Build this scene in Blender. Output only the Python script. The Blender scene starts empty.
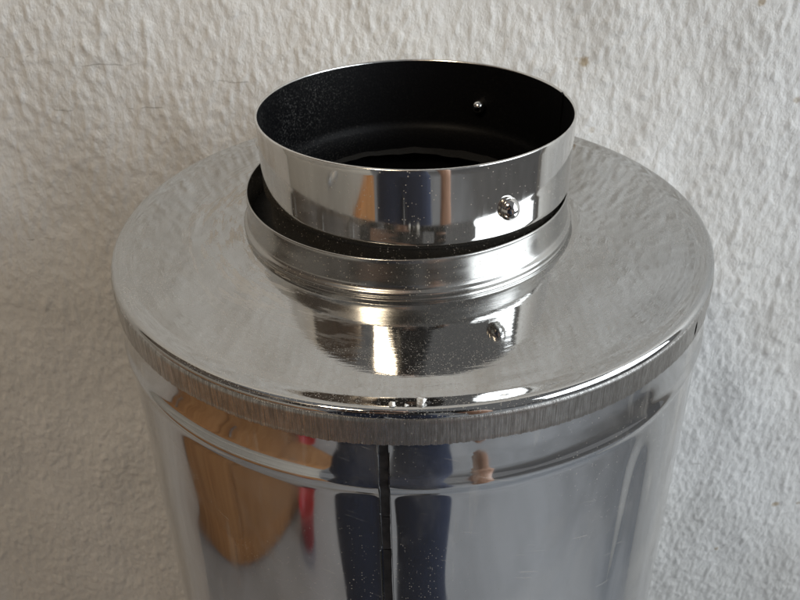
import bpy, bmesh, math, random
import numpy as np
from mathutils import Vector, Matrix
random.seed(7); rng = np.random.default_rng(11)
PI = math.pi
scene = bpy.context.scene
COL = scene.collection

# ------------------------------------------------------------------ camera
H = 0.95                      # height of the lid's top above the floor
F_PX, CX, CY = 910.0, 413.2, 300.2
D_CAM, H_CAM = 0.3578, 0.1931
PITCH, ROLL = math.radians(33.20), -0.0131
CAM_LOC = Vector((0, -D_CAM, H + H_CAM))
CAM_ROT = Matrix.Rotation(PI/2 - PITCH, 3, 'X') @ Matrix.Rotation(ROLL, 3, 'Z')
cam = bpy.data.cameras.new('camera')
cam.sensor_width = 36.0; cam.lens = F_PX/800*36.0
cam.shift_x = -(CX-400)/800; cam.shift_y = (CY-300)/800
cam.clip_start = 0.01; cam.clip_end = 100
cam.dof.use_dof = True; cam.dof.focus_distance = 0.30; cam.dof.aperture_fstop = 45
cam_o = bpy.data.objects.new('camera', cam); COL.objects.link(cam_o)
cam_o.matrix_world = Matrix.Translation(CAM_LOC) @ CAM_ROT.to_4x4()
scene.camera = cam_o

def ray(px, py):
    v = Vector(((px-CX)/F_PX, -(py-CY)/F_PX, -1))
    return (CAM_ROT @ v).normalized()
def on_wall(px, py, y):       # where the ray through a pixel meets the plaster wall
    d = ray(px, py); return CAM_LOC + d*((y-CAM_LOC.y)/d.y)

# ------------------------------------------------------------------ light
world = bpy.data.worlds.new('World'); scene.world = world; world.use_nodes = True
wb = world.node_tree.nodes['Background']
wb.inputs[0].default_value = (0.82, 0.84, 0.87, 1); wb.inputs[1].default_value = 0.21

def area(name, loc, target, sx, sy, power, col):
    l = bpy.data.lights.new(name, 'AREA'); l.shape = 'RECTANGLE'; l.size = sx; l.size_y = sy
    l.energy = power; l.color = col
    o = bpy.data.objects.new(name, l); COL.objects.link(o)
    o.location = loc
    o.rotation_euler = (Vector(target)-Vector(loc)).to_track_quat('-Z', 'Y').to_euler()
    return o
area('window_light', (1.38, -0.78, 1.60), (0, -0.78, 1.60), 1.55, 1.45, 40, (0.88, 0.945, 1.0))
lamp = bpy.data.lights.new('ceiling_lamp', 'POINT'); lamp.energy = 44; lamp.shadow_soft_size = 0.20
lamp.color = (1.0, 0.83, 0.61)
lo = bpy.data.objects.new('ceiling_lamp', lamp); COL.objects.link(lo); lo.location = (-0.58, -1.05, 2.30)

scene.view_settings.view_transform = 'Standard'; scene.view_settings.look = 'None'
scene.view_settings.exposure = 0.0; scene.view_settings.gamma = 1.0
scene.view_settings.use_curve_mapping = False
scene.render.engine = 'CYCLES'
scene.cycles.max_bounces = 12; scene.cycles.glossy_bounces = 8; scene.cycles.diffuse_bounces = 4
scene.cycles.caustics_reflective = True; scene.cycles.blur_glossy = 0.5
scene.cycles.sample_clamp_indirect = 4.0

# ------------------------------------------------------------------ helpers
def tag(o, label=None, cat=None, group=None, kind=None):
    if label: o['label'] = label
    if cat: o['category'] = cat
    if group: o['group'] = group
    if kind: o['kind'] = kind
    return o
def empty(name, loc, rz=0):
    o = bpy.data.objects.new(name, None); COL.objects.link(o); o.location = loc
    o.rotation_euler = (0, 0, rz); o.empty_display_size = 0.05; return o
def link(name, me, mat, parent=None, smooth=True):
    if mat is not None:
        me.materials.clear(); me.materials.append(mat)
    me.polygons.foreach_set('use_smooth', [smooth]*len(me.polygons)); me.update()
    o = bpy.data.objects.new(name, me); COL.objects.link(o); o.parent = parent
    return o
def thetas(n, extra=()):
    t = np.linspace(0, 2*PI, n, endpoint=False)
    return np.unique(np.round(np.concatenate([t, np.array(extra, float) % (2*PI)]), 7))
# angle a is measured from the front (-y) towards the right (+x)
def lathe(name, prof, n=192, closed=False, fn=None, th=None):
    th = thetas(n) if th is None else th
    prof = np.array(prof, float); m = len(prof); k = len(th)
    R = np.repeat(prof[:, 0][:, None], k, 1); Z = np.repeat(prof[:, 1][:, None], k, 1)
    A = np.repeat(th[None, :], m, 0)
    if fn is not None: R, Z = fn(R, Z, A)
    V = np.stack([R*np.sin(A), -R*np.cos(A), Z], 2).reshape(-1, 3)
    i = np.arange(m-1 if not closed else m)[:, None]; j = np.arange(k)[None, :]
    i2 = (i+1) % m; j2 = (j+1) % k
    Fq = np.stack([i*k+j, i2*k+j, i2*k+j2, i*k+j2], 2).reshape(-1, 4)
    me = bpy.data.meshes.new(name); me.from_pydata(V.tolist(), [], Fq.tolist()); return me
def arc(cx, cz, r, a0, a1, n):
    return [(cx+r*math.cos(math.radians(a0+(a1-a0)*i/n)), cz+r*math.sin(math.radians(a0+(a1-a0)*i/n))) for i in range(n+1)]
def box_mesh(name, sx, sy, sz, bev=0.003, loc=(0, 0, 0)):
    bm = bmesh.new(); bmesh.ops.create_cube(bm, size=1)
    for v in bm.verts: v.co = Vector((v.co.x*sx+loc[0], v.co.y*sy+loc[1], v.co.z*sz+loc[2]))
    if bev: bmesh.ops.bevel(bm, geom=bm.edges[:], offset=bev, segments=2, affect='EDGES', profile=0.5)
    me = bpy.data.meshes.new(name); bm.to_mesh(me); bm.free(); return me

class NT:
    def __init__(s, name):
        s.mat = bpy.data.materials.new(name); s.mat.use_nodes = True
        s.t = s.mat.node_tree; s.n = s.t.nodes; s.bsdf = s.n['Principled BSDF']
    def new(s, typ, ins=None, **kw):
        x = s.n.new(typ)
        for k, v in kw.items(): setattr(x, k, v)
        for k, v in (ins or {}).items(): s.set(x.inputs[k], v)
        return x
    def set(s, sock, v):
        if isinstance(v, bpy.types.NodeSocket): s.t.links.new(v, sock)
        else: sock.default_value = v
    def math(s, op, a, b=0.0, clamp=False):
        x = s.new('ShaderNodeMath', {0: a, 1: b}, operation=op, use_clamp=clamp); return x.outputs[0]
    def noise(s, vec, scale, detail=3, rough=0.55, dist=0.0):
        return s.new('ShaderNodeTexNoise', {'Vector': vec, 'Scale': scale, 'Detail': detail, 'Roughness': rough, 'Distortion': dist}).outputs['Fac']
    def ramp(s, fac, p0, p1, lo=0.0, hi=1.0, smooth=True):
        x = s.new('ShaderNodeMapRange', {'Value': fac, 'From Min': p0, 'From Max': p1, 'To Min': lo, 'To Max': hi},
                  interpolation_type='SMOOTHSTEP' if smooth else 'LINEAR'); return x.outputs[0]
    def mix(s, fac, a, b):
        x = s.new('ShaderNodeMix', data_type='RGBA')
        for i, v in ((0, fac), (6, a), (7, b)):
            s.set(x.inputs[i], v)
        return x.outputs[2]
    def scale(s, vec, sx, sy, sz):
        return s.new('ShaderNodeVectorMath', {0: vec, 1: (sx, sy, sz)}, operation='MULTIPLY').outputs[0]
    def obj(s): return s.new('ShaderNodeTexCoord').outputs['Object']
    def polar(s, vec):     # (angle, radius, height) in metres of arc at radius 0.13
        sp = s.new('ShaderNodeSeparateXYZ', {0: vec})
        an = s.math('ARCTAN2', sp.outputs[0], s.math('MULTIPLY', sp.outputs[1], -1))
        r = s.math('SQRT', s.math('ADD', s.math('MULTIPLY', sp.outputs[0], sp.outputs[0]), s.math('MULTIPLY', sp.outputs[1], sp.outputs[1])))
        cb = s.new('ShaderNodeCombineXYZ', {0: s.math('MULTIPLY', an, 0.13), 1: r, 2: sp.outputs[2]})
        return cb.outputs[0], an, r, sp.outputs[2]
    def bump(s, h, strength, dist, prev=None):
        ins = {'Height': h, 'Strength': strength, 'Distance': dist}
        if prev is not None: ins['Normal'] = prev
        return s.new('ShaderNodeBump', ins).outputs[0]
def C(r, g, b): return (r, g, b, 1.0)

def specks(m, vec, scale, size, cover):
    """scattered grains of dust: random cells of a voronoi, each a small dot"""
    v = m.new('ShaderNodeTexVoronoi', {'Vector': vec, 'Scale': scale, 'Randomness': 1.0})
    sp = m.new('ShaderNodeSeparateColor', {0: v.outputs['Color']})
    on = m.math('LESS_THAN', sp.outputs[0], cover)
    rad = m.math('MULTIPLY', sp.outputs[1], size)
    return m.math('MULTIPLY', on, m.math('LESS_THAN', v.outputs['Distance'], rad))

def dusted(m, metal_color, metal_rough, grain, film, dust_col=C(.60, .55, .47), normal=None):
    """metal under loose dust: Principled metal mixed with a rough diffuse coat where the dust lies"""
    b = m.bsdf
    m.set(b.inputs['Base Color'], metal_color); b.inputs['Metallic'].default_value = 1.0
    m.set(b.inputs['Roughness'], metal_rough)
    if normal is not None: m.set(b.inputs['Normal'], normal)
    d = m.new('ShaderNodeBsdfDiffuse', {'Color': dust_col, 'Roughness': 1.0})
    fac = m.math('MAXIMUM', grain, film, clamp=True)
    mx = m.new('ShaderNodeMixShader', {0: fac, 1: b.outputs[0], 2: d.outputs[0]})
    m.t.links.new(mx.outputs[0], m.n['Material Output'].inputs['Surface'])
    return m.mat

# ------------------------------------------------------------------ materials
def mat_lid():
    m = NT('dusty_stainless_lid'); o = m.obj(); pol, an, r, z = m.polar(o)
    arcs = m.scale(pol, 0.13, 1.0, 1.0)
    # loose grains, gathered in drifts
    drift = m.math('MAXIMUM', m.ramp(m.noise(o, 22, 4), .40, .66), m.math('MULTIPLY', m.ramp(m.new('ShaderNodeSeparateXYZ', {0: o}).outputs[1], -.085, -.112), 1.0))
    g1 = specks(m, o, 1900, .46, .60); g2 = specks(m, o, 950, .30, .16)
    grain = m.math('MULTIPLY', m.math('MAXIMUM', g1, g2), m.math('ADD', m.math('MULTIPLY', drift, .85), .1))
    # dried water marks: streaks that run round the lid, mostly left of the collar
    st = m.ramp(m.noise(arcs, 230, 6, .70, .35), .50, .58)
    sp = m.new('ShaderNodeSeparateXYZ', {0: o})
    left = m.ramp(m.math('ADD', sp.outputs[0], m.math('MULTIPLY', m.noise(o, 20, 3), .08)), -.03, .05, 1, .04)
    ring = m.ramp(r, .080, .112, 1.0, .12)
    film = m.math('MULTIPLY', m.math('MULTIPLY', st, m.math('MULTIPLY', left, ring)), .55)
    base = m.math('MULTIPLY', left, m.ramp(m.noise(o, 30, 4),   .25, .75, .02, .09))
    film = m.math('MAXIMUM', m.math('ADD', film, base), .012)
    rough = m.math('ADD', m.ramp(m.noise(arcs, 60, 5), .3, .75, .022, .060), m.math('MULTIPLY', left, .03))
    nb = m.bump(m.noise(arcs, 700, 3), .05, .0004)
    nb = m.bump(m.noise(o, 26, 2), .06, .0006, nb)
    return dusted(m, C(.54, .54, .535), rough, m.math('MULTIPLY', grain, .80), film, C(.43, .405, .365), nb)
def mat_flange():
    m = NT('scored_stainless_flange'); o = m.obj(); pol, an, r, z = m.polar(o)
    v1 = m.scale(pol, 1.0, 0, .02)
    fine = m.noise(v1, 2300, 4, .75); mid = m.noise(v1, 330, 4, .7)
    h = m.math('ADD', fine, m.math('MULTIPLY', mid, .6))
    dark = m.ramp(m.math('ADD', fine, m.math('MULTIPLY', m.noise(m.scale(pol, 1, 1, .35), 500, 3), .35)), .50, .86)
    col = m.mix(dark, C(.62, .61, .59), C(.22, .21, .20))
    nb = m.bump(h, .28, .0005)
    g = specks(m, o, 900, .3, .08)
    return dusted(m, col, m.ramp(fine, .3, .7, .20, .36), m.math('MULTIPLY', g, .6), .10, C(.45, .40, .34), nb)
def mat_body():
    m = NT('polished_stainless_casing'); o = m.obj(); pol, an, r, z = m.polar(o)
    g = m.math('MULTIPLY', m.math('MAXIMUM', specks(m, o, 1400, .34, .16), specks(m, o, 750, .24, .05)),
               m.ramp(m.noise(o, 18, 4), .40, .70, .12, .9))
    # short scratches
    rot = m.new('ShaderNodeVectorRotate', {'Vector': m.scale(pol, 1, 0, 1), 'Angle': 1.25, 'Axis': (0, 1, 0)}).outputs[0]
    scr = m.math('MULTIPLY', m.ramp(m.noise(m.scale(rot, 1, 1, .045), 900, 1, .4), .715, .745), m.ramp(m.noise(o, 45, 2), .45, .56))
    # faint tide marks run down beside the seam
    tide = m.ramp(m.noise(m.scale(pol, 1, 1, .16), 90, 5, .6), .60, .70)
    smear = m.ramp(m.noise(m.scale(pol, 1, 1, .6), 26, 6, .62, .7), .48, .66)
    film = m.math('ADD', m.math('ADD', m.math('MULTIPLY', scr, .22), m.math('MULTIPLY', tide, .13)), m.math('MULTIPLY', smear, .07))
    rough = m.math('ADD', m.ramp(m.noise(o, 40, 5), .3, .75, .035, .085), m.math('MULTIPLY', smear, .06))
    nb = m.bump(m.noise(m.scale(pol, 1, 1, .25), 34, 2), .05, .0010)
    return dusted(m, C(.60, .605, .61), rough, m.math('MULTIPLY', g, .65), m.math('ADD', film, .025), C(.62, .58, .52), nb)
def mat_pipe():
    m = NT('bright_stainless_pipe'); o = m.obj(); pol, an, r, z = m.polar(o)
    g = m.math('MAXIMUM', specks(m, o, 1400, .34, .12), specks(m, o, 800, .24, .04))
    rough = m.ramp(m.noise(m.scale(pol, 1, 1, .1), 220, 4), .3, .75, .045, .10)
    nb = m.bump(m.noise(m.scale(pol, 1, 1, .08), 130, 3), .04, .0004)
    return dusted(m, C(.68, .665, .64), rough, m.math('MULTIPLY', g, .6), .03, C(.60, .55, .48), nb)
def mat_collar():
    m = NT('dusty_stainless_collar'); o = m.obj(); pol, an, r, z = m.polar(o)
    g = m.math('MAXIMUM', specks(m, o, 1500, .38, .24), specks(m, o, 800, .26, .08))
    rough = m.ramp(m.noise(m.scale(pol, .15, 1, 1), 260, 4), .3, .75, .17, .26)
    nb = m.bump(m.noise(m.scale(pol, .1, 1, 1), 600, 3), .06, .0004)
    return dusted(m, C(.46, .45, .43), rough, m.math('MULTIPLY', g, .6), .03, C(.50, .44, .36), nb)
def mat_black():
    m = NT('black_enamel_liner'); o = m.obj()
    g = m.math('MULTIPLY', m.math('MAXIMUM', m.ramp(m.noise(o, 1100, 5, .7), .50, .72), m.math('MULTIPLY', specks(m, o, 900, .3, .10), .8)), m.ramp(m.noise(o, 30, 4), .30, .66, .25, 1))
    g = m.math('MULTIPLY', g, m.ramp(m.new('ShaderNodeSeparateXYZ', {0: o}).outputs[0], -.062, -.012, 1, .06))
    col = m.mix(m.math('MULTIPLY', g, .8), C(.0025, .0025, .003), C(.15, .145, .135))
    m.set(m.bsdf.inputs['Base Color'], col); m.set(m.bsdf.inputs['Roughness'], m.ramp(g, 0, 1, .5, .85))
    m.bsdf.inputs['Specular IOR Level'].default_value = .12
    m.set(m.bsdf.inputs['Normal'], m.bump(m.noise(o, 900, 3), .25, .0004))
    return m.mat
def mat_simple(name, col, rough=.6, metal=0.0, nscale=60, var=.25, bump=.15, bdist=.001):
    m = NT(name); o = m.obj(); n = m.noise(o, nscale, 4)
    c2 = C(*[c*(1-var) for c in col]); c1 = C(*[min(1, c*(1+var)) for c in col])
    m.set(m.bsdf.inputs['Base Color'], m.mix(m.ramp(n, .3, .7), c2, c1))
    m.set(m.bsdf.inputs['Roughness'], m.ramp(n, .3, .7, rough*.9, min(1, rough*1.1))); m.bsdf.inputs['Metallic'].default_value = metal
    if bump: m.set(m.bsdf.inputs['Normal'], m.bump(n, bump, bdist))
    return m.mat
def mat_wood(name, c1, c2):
    m = NT(name); o = m.obj()
    g = m.noise(m.scale(o, 9, 9, .6), 6, 5, .6, 1.2)
    m.set(m.bsdf.inputs['Base Color'], m.mix(m.ramp(g, .3, .7), c1, c2))
    m.bsdf.inputs['Roughness'].default_value = .42
    m.set(m.bsdf.inputs['Normal'], m.bump(g, .1, .001))
    return m.mat
WALL_Y = 0.155
def mat_wall():
    m = NT('white_painted_plaster'); o = m.obj()
    sp = m.new('ShaderNodeSeparateXYZ', {0: o}); X, Z = sp.outputs[0], sp.outputs[2]
    big = m.noise(o, 9, 4, .6); tint = m.ramp(big, .3, .7)
    col = m.mix(tint, C(.70, .685, .655), C(.775, .765, .745))
    fine = m.noise(m.scale(o, 1, 1, .62), 400, 6, .68)
    col = m.mix(m.ramp(fine, .35, .7, 0, .25), col, C(.62, .60, .565))
    # brown damp spots, each where it sits on the wall
    wob = m.noise(o, 260, 3)
    for (px, py, rad, st) in ((585, 62, .0034, .8), (576, 59, .0016, .4), (592, 130, .0020, .4), (762, 2, .0030, .7), (129, 68, .0018, .3),
                          (144, 68, .0012, .25), (776, 504, .0032, .75), (716, 548, .0022, .7), (799, 505, .002, .5), (652, 520, .0014, .3),
                          (797, 100, .0024, .5), (30, 580, .0018, .25)):
        p = on_wall(px, py, WALL_Y)
        dx = m.math('SUBTRACT', X, p.x); dz = m.math('SUBTRACT', Z, p.z)
        d = m.math('SQRT', m.math('ADD', m.math('MULTIPLY', dx, dx), m.math('MULTIPLY', dz, dz)))
        d = m.math('ADD', d, m.math('MULTIPLY', m.math('SUBTRACT', wob, .5), rad*1.4))
        col = m.mix(m.ramp(d, rad*.45, rad*1.15, st, 0), col, C(.36, .27, .16))
    # hairline cracks
    crack = None
    wz = m.math('MULTIPLY', m.math('SUBTRACT', m.noise(m.scale(o, 1, 1, 0), 60, 3), .5), .006)
    for (px, py, ln) in ((8, 57, .016), (110, 65, .018), (146, 108, .012), (230, 81, .014), (62, 111, .008), (708, 463, .014), (40, 240, .01)):
        p = on_wall(px, py, WALL_Y)
        dz = m.math('ABSOLUTE', m.math('SUBTRACT', m.math('ADD', Z, wz), p.z))
        dx = m.math('ABSOLUTE', m.math('SUBTRACT', X, p.x))
        c = m.math('MULTIPLY', m.ramp(dz, .00015, .00055, 1, 0), m.ramp(dx, ln*.7, ln, 1, 0))
        crack = c if crack is None else m.math('MAXIMUM', crack, c)
    crack = m.math('MULTIPLY', crack, m.ramp(m.noise(o, 150, 2), .40, .50))
    col = m.mix(m.math('MULTIPLY', crack, .55), col, C(.30, .28, .25))
    m.set(m.bsdf.inputs['Base Color'], col)
    m.bsdf.inputs['Roughness'].default_value = .75; m.bsdf.inputs['Specular IOR Level'].default_value = .3
    nb = m.bump(fine, .9, .0014)
    nb = m.bump(m.noise(m.scale(o, 1, 1, .6), 1300, 3), .25, .0005, nb)
    nb = m.bump(crack, -.6, .0008, nb)
    m.set(m.bsdf.inputs['Normal'], nb)
    return m.mat

M = dict(lid=mat_lid(), flange=mat_flange(), body=mat_body(), pipe=mat_pipe(), collar=mat_collar(), black=mat_black(), wood=mat_wood('orange_brown_wood', C(.36, .155, .050), C(.56, .275, .105)), darkwood=mat_wood('dark_brown_wood', C(.035, .022, .014), C(.085, .052, .03)),
         drawer=mat_simple('beige_paint', (.50, .45, .38), .5, 0, 20, .06), wall=mat_wall(),
         floor=mat_simple('grey_beige_floor', (.33, .345, .37), .5, 0, 5, .12, .1),
         seam=mat_simple('dark_seam_dirt', (.014, .012, .011), .45, 0, 300, .5),
         rivet=mat_simple('bright_rivet', (.74, .73, .71), .07, 1.0, 200, .05, .03, .0004),
         rim=mat_simple('bare_cut_edge', (.75, .74, .72), .22, 1.0, 300, .1, .05, .0004),
         wool=mat_simple('gap_shade_insulation', (.004, .004, .004), .95, 0, 500, .4, .5),  # insulation coloured near black to stand in for shade deep in the gap
         crumb=mat_simple('white_plaster_crumb', (.80, .79, .76), .8, 0, 800, .1),
         navy=mat_simple('navy_cloth', (.022, .032, .070), .85, 0, 220, .25, .3),
         coat=mat_simple('black_cloth', (.012, .012, .015), .85, 0, 220, .25, .3),
         skin=mat_simple('skin', (.56, .33, .23), .5, 0, 90, .08, .05),
         hair=mat_simple('brown_hair', (.05, .032, .02), .6, 0, 300, .4, .4),
         shoe=mat_simple('dark_leather', (.03, .025, .022), .4, 0, 120, .2),
         red=mat_simple('red_plastic', (.45, .03, .04), .4, 0, 30, .1, 0),
         glass=mat_simple('phone_black', (.01, .01, .011), .15, 0, 50, .1, 0),
         steel=mat_simple('dull_steel', (.5, .5, .5), .3, 1, 80, .1))

# ------------------------------------------------------------------ the setting
def noise_tile(n, size, sx, sz, beta):       # periodic relief: spectral noise, sx/sz correlation lengths in metres
    k = np.fft.fftfreq(n, size/n)
    KX, KZ = np.meshgrid(k, k, indexing='ij')
    q = np.sqrt((KX*sx)**2+(KZ*sz)**2)
    amp = q/(1+q**beta)**(1.0)*np.exp(-(q/3.2)**2)
    f = np.fft.ifft2(np.fft.fft2(rng.standard_normal((n, n)))*amp).real
    return f/f.std()
N, S = 1400, 1.2
t1 = noise_tile(N, S, .0080, .019, 2.5); t2 = noise_tile(N, S, .0042, .0075, 2.2); t3 = noise_tile(N, S, .10, .17, 2.6)
skew = np.maximum(t1, -.6)                   # trowelled paint: runs stand proud of flat hollows
relief = .00036*skew + .00030*np.maximum(t2, -1.0)*(0.6+.4*np.tanh(t3)) + .0008*t3
def samp(x, z):
    u = (x/S % 1)*N; v = (z/S % 1)*N
    i = np.floor(u).astype(int); j = np.floor(v).astype(int); a = u-i; b = v-j
    i %= N; j %= N; i2 = (i+1) % N; j2 = (j+1) % N
    return (relief[i, j]*(1-a)*(1-b)+relief[i2, j]*a*(1-b)+relief[i, j2]*(1-a)*b+relief[i2, j2]*a*b)
def spaced(lo, a, b, hi, step):
    c = list(np.arange(a, b, step)); s = step; x = c[-1]
    while x < hi: s *= 1.12; x += s; c.append(min(x, hi))
    s = step; x = c[0]; pre = []
    while x > lo: s *= 1.12; x -= s; pre.append(max(x, lo))
    return np.array(pre[::-1]+c)
xs = spaced(-2.0, -.34, .36, 1.9, .0013); zs = spaced(0, H-.46, H+.42, 2.5, .0017)
XX, ZZ = np.meshgrid(xs, zs, indexing='ij')
YY = WALL_Y - samp(XX+.37, ZZ+.11)
# one long drip standing proud on the wall
for (px0, py0, px1, py1, w, h) in ((144, 22, 147, 62, .0020, .0006), (147, 60, 152, 104, .0024, .0007), (140, 110, 137, 160, .0030, .0008), (86, 45, 98, 62, .0028, .0008), (20, 95, 25, 118, .0024, .0008)):
    a = on_wall(px0, py0, WALL_Y); b = on_wall(px1, py1, WALL_Y)
    tt = np.clip(((XX-a.x)*(b.x-a.x)+(ZZ-a.z)*(b.z-a.z))/((b.x-a.x)**2+(b.z-a.z)**2), 0, 1)
    d2 = (XX-a.x-tt*(b.x-a.x))**2+(ZZ-a.z-tt*(b.z-a.z))**2
    YY -= h*np.exp(-d2/(2*(w/2)**2))
nx, nz = len(xs), len(zs)
V = np.stack([XX, YY, ZZ], 2).reshape(-1, 3)
i, j = np.meshgrid(np.arange(nx-1), np.arange(nz-1), indexing='ij')
Fq = np.stack([i*nz+j, (i+1)*nz+j, (i+1)*nz+j+1, i*nz+j+1], 2).reshape(-1, 4)
me = bpy.data.meshes.new('wall'); 
me.vertices.add(len(V)); me.vertices.foreach_set('co', V.astype(np.float32).ravel())
me.loops.add(len(Fq)*4); me.loops.foreach_set('vertex_index', Fq.astype(np.int32).ravel())
me.polygons.add(len(Fq)); me.polygons.foreach_set('loop_start', np.arange(0, len(Fq)*4, 4, dtype=np.int32)); me.update(calc_edges=True)
tag(link('wall', me, M['wall']), kind='structure')
me = bpy.data.meshes.new('floor'); me.from_pydata([(-4, -5, 0), (4, -5, 0), (4, WALL_Y+.05, 0), (-4, WALL_Y+.05, 0)], [], [(0, 1, 2, 3)])
tag(link('floor', me, M['floor']), kind='structure')

# ------------------------------------------------------------------ the flue section
flue = empty('flue_pipe', (0, 0, 0))
tag(flue, 'twin wall stainless steel flue pipe with dusty lid standing against white plaster wall', 'flue pipe')
RB = 0.1290
SEAM = math.radians(-5.6)
ph = rng.uniform(0, 2*PI, 12)
def body_fn(R, Z, A):
    z = Z-H
    d = 0.0014*np.exp(-((z+.0335)/.0030)**2)                   # swaged bead
    d = d - .0003*np.exp(-((z+.021)/.006)**2)                    # slight neck above it
    w = 0
    for q in range(6):                                           # the sheet is never quite round
        w = w + math.cos(ph[q])*np.sin((q+3)*A+ph[q]+z*(6+3*q))*.00009/(1+q*.6)
        w = w + np.sin((2*q+5)*A+ph[q+6]-z*(26+11*q))*.000042
    def ang(a0, wd): return np.exp(-(((A-np.radians(a0)+PI) % (2*PI)-PI)/math.radians(wd))**2)
    # shallow knocks in the thin sheet
    w = w - .00095*ang(44+z*30, 2.3)/(1+np.exp((z+.050)/.004)) - .00030*ang(41, 4)*np.exp(-((z+.021)/.005)**2)
    w = w - .00030*ang(-52, 5)*np.exp(-((z+.022)/.006)**2) - .00035*ang(-44, 5)*np.exp(-((z+.085)/.022)**2)
    fade = np.clip((-z-.004)/.012, 0, 1)
    w = w*fade
    a = (A-SEAM-z*.03+PI) % (2*PI)-PI
    s = -np.where((a > 0) & (a < .030), .0010, 0) + np.where(a <= 0, .00045*np.exp(a/.02), 0)
    return R+d+w+s, Z
zl = np.concatenate([np.arange(0, .12, .0010), np.linspace(.12, .95, 40)])
ex = SEAM+np.concatenate([np.linspace(-.06, -.002, 14), [-.0006, .0006], np.linspace(.003, .027, 5), [.0294, .0306], np.linspace(.033, .08, 10)])
me = lathe('casing', [(RB, H-.0035-z*(.9465/.95)) for z in zl], fn=body_fn, th=thetas(400, ex))
casing = link('casing', me, M['body'], flue)
# dirt packed in the seam's groove, broken in places
def seam_strip(z0, z1, a0, a1, dr):
    vs, fs = [], []; n = max(2, int((z1-z0)/.003))
    for q in range(n+1):
        z = z0+(z1-z0)*q/n
        jit = rng.normal(0, .0004)
        for a in (a0+jit*.5, a1+jit):
            aa = SEAM+a+(z)*.03
            rr = RB+dr+float(1.4e-3*math.exp(-((z+.0335)/.003)**2)) - .0003*math.exp(-((z+.021)/.006)**2)
            vs.append((rr*math.sin(aa), -rr*math.cos(aa), H+z))
    for q in range(n): fs.append((2*q, 2*q+1, 2*q+3, 2*q+2))
    me = bpy.data.meshes.new('seam'); me.from_pydata(vs, [], fs); return me
bm = bmesh.new()
for (z0, z1, a0, a1) in ((-.0495, -.006, .003, .027), (-.0665, -.050, .003, .026), (-.40, -.067, .004, .027)):
    bm.from_mesh(seam_strip(z0, z1, a0, a1, -.00062))
me = bpy.data.meshes.new('seam'); bm.to_mesh(me); bm.free()
link('seam', me, M['seam'], casing)

# lid: flat top, rolled edge
LIFT = .0050                  # the lid rises gently to the collar
def cone(r): return LIFT*max(0, min(1, (.1225-r)/(.1225-.0715)))
lid_prof = [(.0690, LIFT-.0004), (.0705, LIFT-.0001), (.0722, LIFT+.0001)]
lid_prof += [(r, cone(r)+.00003*math.sin((r-.075)*900)*max(0, (r-.108)/.014)) for r in np.linspace(.0745, .1225, 48)]
lid_prof += [(.1250, .0002), (.1264, .00026)]
lid_prof += arc(.1274, -.0021, .0024, 88, -20, 12)
lid_prof += [(.1292, -.0036)]
def lid_fn(R, Z, A):
    k = np.clip((R-.075)/.045, 0, 1)*np.clip((.1245-R)/.01, 0, 1)
    w = sum(np.sin((q+2)*A+ph[q])*np.cos(R*(30+25*q)+ph[q+3]) for q in range(5))
    return R, Z+w*k*.000018
me = lathe('lid', lid_prof, 320, fn=lambda R, Z, A: (lid_fn(R, Z, A)[0], lid_fn(R, Z, A)[1]+H))
lid = link('lid', me, M['lid'], flue)
# flange round the lid, with a slot pierced through it
def fl_fn(R, Z, A):
    jag = (np.sin(A*411+3*np.sin(A*37))*.00016+np.sin(A*173+1)*.00014+np.sin(A*9)*.0002)
    low = np.clip((-(Z-H)-.010)/.0035, 0, 1)
    dent = -.0006*np.exp(-((A-math.radians(66))/.03)**2)*low
    return R+dent+np.sin(A*23)*.00008, Z+jag*low
prof = [(.1291, -.0028), (.1298, -.0031), (.1301, -.0038), (.1302, -.0085), (.1302, -.0108), (.1303, -.0128), (.1303, -.0137), (.1297, -.0138), (.1296, -.0125), (.1296, -.0085), (.1293, -.0036)]
slot_a = math.radians(56.5); SLOT_Z = -.0088
rows = [-.0046+(-.0124+.0046)*q/24 for q in range(25)]
prof = prof[:3]+[(.1302, z) for z in rows]+prof[5:8]+[(.1296, z) for z in rows[::-1]]+prof[-1:]
me = lathe('flange', [(r, H+z) for r, z in prof], closed=True, fn=fl_fn, th=thetas(1200, slot_a+np.linspace(-.012, .012, 33)))
bm = bmesh.new(); bm.from_mesh(me); kill = []
for f in bm.faces:
    c = f.calc_center_median()
    if (((math.atan2(c.x, -c.y)-slot_a)*.13/.00125)**2+((c.z-H-SLOT_Z)/.0030)**2) < 1: kill.append(f)
bmesh.ops.delete(bm, geom=kill, context='FACES')
bmesh.ops.recalc_face_normals(bm, faces=bm.faces[:]); bm.to_mesh(me); bm.free()
flange = link('flange', me, M['flange'], lid)
def shade(o, ang=35):
    bm = bmesh.new(); bm.from_mesh(o.data)
    for e in bm.edges:
        if len(e.link_faces) == 2 and e.calc_face_angle(0) > math.radians(ang): e.smooth = False
    for f in bm.faces: f.smooth = True
    bm.to_mesh(o.data); bm.free()
bm = bmesh.new(); bm.from_mesh(casing.data)          # the slot goes through the casing behind it too
kill = []
for f in bm.faces:
    c = f.calc_center_median()
    if abs(math.atan2(c.x, -c.y)-slot_a) < .022 and abs(c.z-H+.0092) < .0045: kill.append(f)
bmesh.ops.delete(bm, geom=kill, context='FACES'); bm.to_mesh(casing.data); bm.free()
shade(flange); shade(casing, 20)

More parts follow.
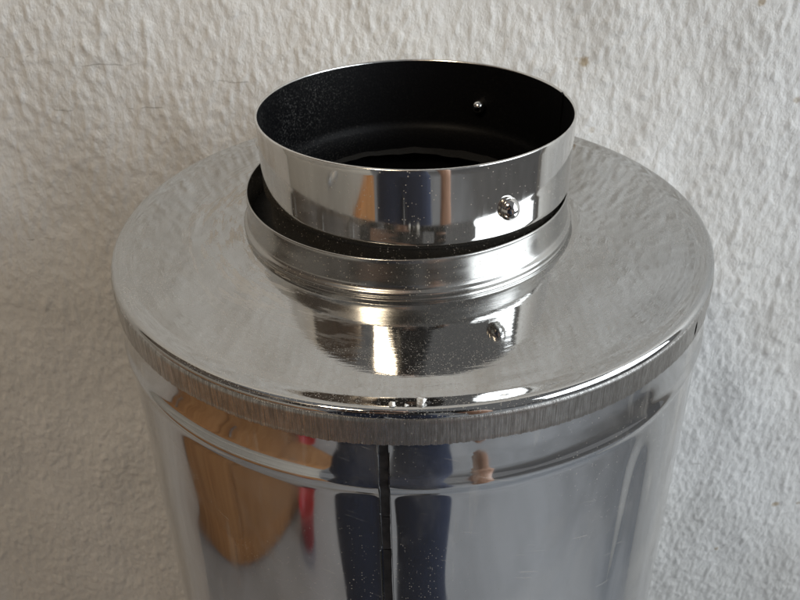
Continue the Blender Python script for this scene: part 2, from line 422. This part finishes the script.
# collar: flared foot with a bead, upright wall, turned lip
TILT = .020
def col_fn(R, Z, A):
    k = np.clip(Z/.0217, 0, 1)
    x = R*np.sin(A); y = -R*np.cos(A)
    return R, Z+H+k*TILT*x*(-1)*.0 + k*np.sin(A*3+1)*.0001
prof = [(.0712, LIFT-.0006), (.0706, LIFT+.0001), (.0704, LIFT+.0007), (.0708, LIFT+.0013), (.0712, LIFT+.0020), (.0712, LIFT+.0027), (.0707, LIFT+.0034), (.0700, LIFT+.0038), (.0695, LIFT+.0045), (.0692, LIFT+.0058),
        (.0691, .0125), (.06905, .0165), (.0690, .0195), (.0690, .0212), (.0687, .0218), (.0683, .0214), (.0683, .0180), (.0683, .0060), (.0683, -.010)]
me = lathe('collar', prof, 192, fn=col_fn); me.transform(Matrix.Translation((-.0020, 0, 0)))
collar = link('collar', me, M['collar'], flue)
me = lathe('insulation', [(.0560, H+.0085), (.0620, H+.0090), (.0660, H+.0086), (.0682, H+.0080)], 96, fn=lambda R, Z, A: (R, Z+np.sin(A*31)*.0002+np.sin(A*13+R*900)*.0003))
me.transform(Matrix.Translation((-.0020, 0, 0)))
link('insulation', me, M['wool'], flue)

# inner pipe, leaning very slightly towards the wall
PIPE_M = Matrix.Translation((.0019, 0, H+.0225)) @ Matrix.Rotation(-.030, 4, 'X')
L = .0316; RP = .0661
def pm(me): me.transform(PIPE_M); return me
def pipe_fn(R, Z, A):
    R = R - .0009*np.clip((L-Z)/L, 0, 1.05)          # the end is drawn out a little wider
    return R+np.sin(2*A+.6)*.00012+np.sin(5*A)*.00004+np.sin(9*A+Z*90)*.000012, Z
prof = [(.0640, -.020), (.0640, -.0022), (.0644, -.0010), (.0650, -.0004), (.0657, .0002), (RP, .0012)] + [(RP, z) for z in np.linspace(.0025, L-.0006, 14)] + [(RP-.0001, L-.0002)]
inner = link('inner_pipe', pm(lathe('inner_pipe', prof, 256, fn=pipe_fn)), M['pipe'], flue)
link('rim', pm(lathe('rim', [(RP-.0001, L-.0002), (RP-.0003, L+.0001), (RP-.0008, L+.0001), (RP-.0010, L-.0005)], 256, fn=pipe_fn)), M['rim'], inner)
prof = [(RP-.0010, L-.0005), (RP-.0010, L-.004), (RP-.0010, .012), (RP-.0010, .0025), (.0650, .0005), (.0642, -.0008), (.0634, -.0022), (.0632, -.010), (.0632, -.30), (.0632, -.90)]
link('liner', pm(lathe('liner', prof, 192, fn=pipe_fn)), M['black'], inner)
# lap joint of the pipe: a folded tab at the rim
def tab(a, w, z0, z1, r, t):
    vs = []
    for rr in (r, r+t):
        for aa in (a-w, a-w/3, a+w/3, a+w):
            for z in (z0, z1+(.0004 if aa > a else 0)):
                vs.append((rr*math.sin(aa), -rr*math.cos(aa), z))
    bm = bmesh.new(); bv = [bm.verts.new(v) for v in vs]; bmesh.ops.convex_hull(bm, input=bv)
    me = bpy.data.meshes.new('lap_joint'); bm.to_mesh(me); bm.free(); return me
link('lap_joint', pm(tab(math.radians(103), .016, -.001, L-.0004, RP-.0019, .0014)), M['black'], inner, False)
# three pop rivets, 120 degrees apart
head = lathe('rivet', [(.0002, .0034), (.0009, .0033), (.0013, .0031), (.0019, .0028), (.0026, .0022), (.0032, .0014), (.0035, .0007), (.0035, .0002), (.0031, -.0006)], 32)
bmh = bmesh.new(); bmh.from_mesh(head); bmesh.ops.holes_fill(bmh, edges=bmh.edges[:], sides=64); bmh.to_mesh(head); bmh.free()
tail = lathe('rivet_tail', [(.0003, .0046), (.0010, .0044), (.0016, .0038), (.0021, .0028), (.0022, .0018), (.0019, .0008), (.0017, .0), (.0017, -.0006)], 28)
bmh = bmesh.new(); bmh.from_mesh(tail); bmesh.ops.holes_fill(bmh, edges=bmh.edges[:], sides=64); bmh.to_mesh(tail); bmh.free()
RIV_A, RIV_Z = math.radians(31.0), .0118
for q in range(3):
    a = RIV_A+(0, math.radians(120), math.radians(-131))[q]
    ax = Vector((math.sin(a), -math.cos(a), 0))
    rot = ax.to_track_quat('Z', 'Y').to_matrix().to_4x4()
    o = link('rivet', head.copy(), M['rivet'], inner)
    o.data.transform(PIPE_M @ Matrix.Translation(ax*RP+Vector((0, 0, RIV_Z))) @ rot @ Matrix.Diagonal((1.15, 1.3, 1.35, 1)))
    if q == 2: continue
    rot2 = (-ax).to_track_quat('Z', 'Y').to_matrix().to_4x4()
    o2 = link('rivet_tail', tail.copy(), M['rivet'], inner)
    o2.data.transform(PIPE_M @ Matrix.Translation(ax*(RP-.0010)+Vector((0, 0, RIV_Z))) @ rot2 @ Matrix.Diagonal((1.5, 1.5, 1.25, 1)))

# crumbs of plaster on the lid's edge
def crumb(px, py, size, label, seed):
    d = ray(px, py); p = CAM_LOC+d*((H+.0003-CAM_LOC.z)/d.z)
    r_ = math.hypot(p.x, p.y); zz = H
    if r_ > .1262: p *= .1262/r_ if r_ else 1
    bm = bmesh.new(); bmesh.ops.create_icosphere(bm, subdivisions=2, radius=size)
    rs = random.Random(seed); off = Vector((rs.random()*9, rs.random()*9, rs.random()*9))
    from mathutils import noise
    for v in bm.verts:
        v.co *= 1+.9*noise.noise(v.co/size*1.3+off)+.35*noise.noise(v.co/size*3+off)
        v.co.z *= .7
    lowest = min(v.co.z for v in bm.verts)
    me = bpy.data.meshes.new('plaster_crumb'); bm.to_mesh(me); bm.free()
    o = link('plaster_crumb', me, M['crumb'], None, False)
    o.location = (p.x, p.y, H-lowest-.0001); o.rotation_euler = (0, 0, rs.random()*6)
    tag(o, label, 'crumb', 'plaster crumbs on the rolled edge of the lid')
crumb(392, 405, .00115, 'small rounded white plaster crumb on the lid edge, beside the ragged crumb', 3)
crumb(421, 403, .00150, 'largest ragged white plaster crumb on the front edge of the lid', 9)
crumb(406, 407, .00060, 'tiniest pale plaster crumb on the lid edge, between two bigger crumbs', 5)

# ------------------------------------------------------------------ what the polished steel mirrors
cab = empty('tall_cupboard', (-1.0, -.52, 0), math.radians(13))
tag(cab, 'tall cupboard with orange wood doors and dark top, mirrored in the steel casing', 'cupboard')
link('base_unit', box_mesh('base_unit', .46, 1.28, .40, .006, (0, 0, .28)), M['wood'], cab)
for q in range(3):
    d = link('door', box_mesh('door', .018, .410, .38, .004, (.2405, (q-1)*.424, .27)), M['wood'], cab)
    link('handle', box_mesh('handle', .02, .012, .10, .004, (.2595, (q-1)*.424+.14, .33)), M['steel'], d)
link('plinth', box_mesh('plinth', .47, 1.28, .078, .004, (.003, 0, .039)), M['wood'], cab)
for q in range(2):
    d = link('drawer', box_mesh('drawer', .46, 1.28, .235, .005, (0, 0, .60+q*.238)), M['drawer'], cab)
    link('handle', box_mesh('handle', .02, .14, .012, .004, (.241, 0, .60+q*.238)), M['steel'], d)
link('upper_unit', box_mesh('upper_unit', .40, 1.28, 1.05, .006, (-.03, 0, 1.485)), M['darkwood'], cab)
for q in range(3):
    d = link('upper_door', box_mesh('upper_door', .018, .410, 1.0, .004, (.1805, (q-1)*.424, 1.485)), M['darkwood'], cab)
    link('handle', box_mesh('handle', .02, .012, .10, .004, (.1995, (q-1)*.424+.14, 1.25)), M['steel'], d)

bk = empty('red_bucket', (-.61, -.70, 0))
tag(bk, 'small red plastic bucket on the floor, mirrored in the steel casing', 'bucket')
link('pail', lathe('pail', [(.001, .004), (.036, .004), (.038, .006), (.048, .095), (.052, .097), (.052, .102), (.047, .102), (.037, .010), (.001, .009)], 40), M['red'], bk)
hd = []
for q in range(17):
    a = PI*q/16
    hd.append((.051*math.cos(a), -.046*math.sin(a), .098-.02*math.sin(a)))
cv = bpy.data.curves.new('handle', 'CURVE'); cv.dimensions = '3D'; cv.bevel_depth = .0015
sp0 = cv.splines.new('POLY'); sp0.points.add(16)
for q, h_ in enumerate(hd): sp0.points[q].co = (*h_, 1)
tmp = bpy.data.objects.new('handle_curve', cv); COL.objects.link(tmp)
hm = bpy.data.meshes.new_from_object(tmp.evaluated_get(bpy.context.evaluated_depsgraph_get())); bpy.data.objects.remove(tmp, do_unlink=True)
link('handle', hm, M['steel'], bk)

# the photographer, phone in hand
PH_M = Matrix.Translation(CAM_LOC) @ CAM_ROT.to_4x4()
ph_me = box_mesh('phone', .147, .072, .008, .003, (.045, -.018, .0085)); ph_me.transform(PH_M)
pc = sum((v.co for v in ph_me.vertices), Vector())/len(ph_me.vertices)
ph_me.transform(Matrix.Translation(-pc)); ph_o = link('phone', ph_me, M['glass'], None, False); ph_o.location = pc
tag(ph_o, 'black phone held in a raised hand above the flue pipe', 'phone')

verts, edges, rad = [], [], []
def vert(co, r): verts.append(Vector(co)); rad.append(r); return len(verts)-1
def chain(start, pts):
    prev = start
    for co, r in pts:
        v = vert(co, r if isinstance(r, tuple) else (r, r)); edges.append((prev, v)); prev = v
    return prev
PY = -.57; PX = -.085
pel = vert((0, PY, .93), (.140, .105))
waist = chain(pel, [((0, PY, 1.06), (.125, .095)), ((0, PY, 1.20), (.138, .10)), ((0, PY+.02, 1.36), (.165, .10))])
neck = chain(waist, [((0, PY+.09, 1.47), (.085, .07)), ((0, PY+.12, 1.54), .055), ((0, PY+.155, 1.60), (.070, .082)), ((0, PY+.17, 1.66), (.078, .095)), ((0, PY+.17, 1.72), (.06, .075))])
tips = []
for s in (-1, 1):
    hip = chain(pel, [((s*.085, PY, .84), .092), ((s*.096, PY+.02, .66), .100), ((s*.104, PY+.03, .50), .100), ((s*.106, PY+.01, .34), .096), ((s*.10, PY-.02, .12), .062),
                      ((s*.125, PY-.02, .06), .042), ((s*.135, PY+.07, .042), (.042, .034)), ((s*.145, PY+.16, .034), (.040, .026))])
    if s < 0:        # this arm is raised and holds the phone
        wr = Vector((-.095-PX, -.440, H+.150)); el = Vector((-.27, PY+.08, 1.06)); fd = Vector((.35, .75, .55)).normalized(); cu = Vector((1, 0, 0)); sp_ = Vector((0, -.35, 1))
    else:            # the other hangs at the side
        wr = Vector((.220, PY+.17, .82)); el = Vector((.232, PY+.02, 1.08)); fd = Vector((-.05, .25, -1)).normalized(); cu = Vector((-.25, .30, -.9)); sp_ = Vector((0, 1, .2))
    sh = chain(waist, [((s*.15, PY+.065, 1.39), .065), ((s*.20, PY+.05, 1.33), .055), (el*.5+Vector((s*.225, PY+.05, 1.34))*.5, .048), (el, .043),
                       (el*.5+wr*.5, .038), (wr, (.027, .023))])
    palm = chain(sh, [(wr+fd*.035, (.030, .017)), (wr+fd*.065, (.034, .014))])
    base = verts[palm]
    for k, (ln, off) in enumerate(((.064, -.025), (.072, -.008), (.067, .008), (.053, .024))):
        b = base+sp_*off+fd*.012
        d1 = (fd+cu*.35).normalized(); d2 = (fd*.3+cu).normalized() if s < 0 else (fd+cu).normalized(); d3 = (cu-fd*.3).normalized() if s < 0 else (fd+cu*2).normalized()
        p1 = b+d1*ln*.42; p2 = p1+d2*ln*.36; p3 = p2+d3*ln*.26
        chain(palm, [(b, .0098), (p1, .0092), (p2, .0084), (p3, .0072)])
    tb = verts[palm-1]+cu*.014-sp_*.026
    chain(palm-1, [(tb, .012), (tb+fd*.026+cu*.012-sp_*.008, .0098), (tb+fd*.046+cu*.020-sp_*.008, .0080)])
me = bpy.data.meshes.new('person'); me.from_pydata([(v.x+PX, v.y, v.z) for v in verts], edges, [])
po = bpy.data.objects.new('person', me); COL.objects.link(po)
md = po.modifiers.new('skin', 'SKIN'); md.use_smooth_shade = True
sv = me.skin_vertices[0].data
for q, r in enumerate(rad): sv[q].radius = r; sv[q].use_root = (q == 0)
ss = po.modifiers.new('sub', 'SUBSURF'); ss.levels = 2; ss.render_levels = 2
dg = bpy.context.evaluated_depsgraph_get()
nm = bpy.data.meshes.new_from_object(po.evaluated_get(dg)); po.modifiers.clear(); po.data = nm
nm.materials.clear()
for k in ('coat', 'navy', 'skin', 'shoe', 'hair'): nm.materials.append(M[k])
W1 = Vector((-.095, -.440, H+.150)); E2 = Vector((.232+PX, PY+.02, 1.08)); W2 = Vector((.220+PX, PY+.17, .82))
for f in nm.polygons:
    c = f.center; f.use_smooth = True
    t_ = (c-E2).dot(W2-E2)/(W2-E2).length_squared
    arm2 = t_ > .12 and (c-E2-(W2-E2)*min(t_, 1)).length < (.052 if t_ < 1 else .17) and c.z > .58 and (c.y > PY+.115 or c.x > PX+.19)
    hand = ((c-W1).length < .17 and c.y > -.452) or arm2
    if c.z < .085: k = 3
    elif hand: k = 2
    elif c.z < .95: k = 1
    elif c.z > 1.68 or (c.z > 1.60 and c.y < PY+.135): k = 4
    elif c.z > 1.53: k = 2
    else: k = 0
    f.material_index = k
hc = Vector((0, PY+.17, 1.63))
for q in range(len(nm.vertices)): nm.vertices[q].co -= Vector((PX, PY, 0))
po.location = (PX, PY, 0)
tag(po, 'person in black jacket and navy trousers holding a phone, mirrored in the steel', 'person')
for s in (-1, 1):
    bm = bmesh.new(); bmesh.ops.create_uvsphere(bm, u_segments=16, v_segments=10, radius=.012)
    e = bpy.data.meshes.new('eye'); bm.to_mesh(e); bm.free(); e.transform(Matrix.Translation((s*.032, .245, 1.645)))
    link('eye', e, M['glass'], po)
    e = box_mesh('ear', .014, .035, .058, .006, (s*.082, .165, 1.63)); link('ear', e, M['skin'], po)
bm = bmesh.new(); bmesh.ops.create_cone(bm, cap_ends=True, segments=10, radius1=.016, radius2=.006, depth=.045)
e = bpy.data.meshes.new('nose'); bm.to_mesh(e); bm.free(); e.transform(Matrix.Translation((0, .262, 1.622)) @ Matrix.Rotation(.35, 4, 'X')); link('nose', e, M['skin'], po)
link('mouth', box_mesh('mouth', .045, .012, .010, .004, (0, .248, 1.578)), M['skin'], po)
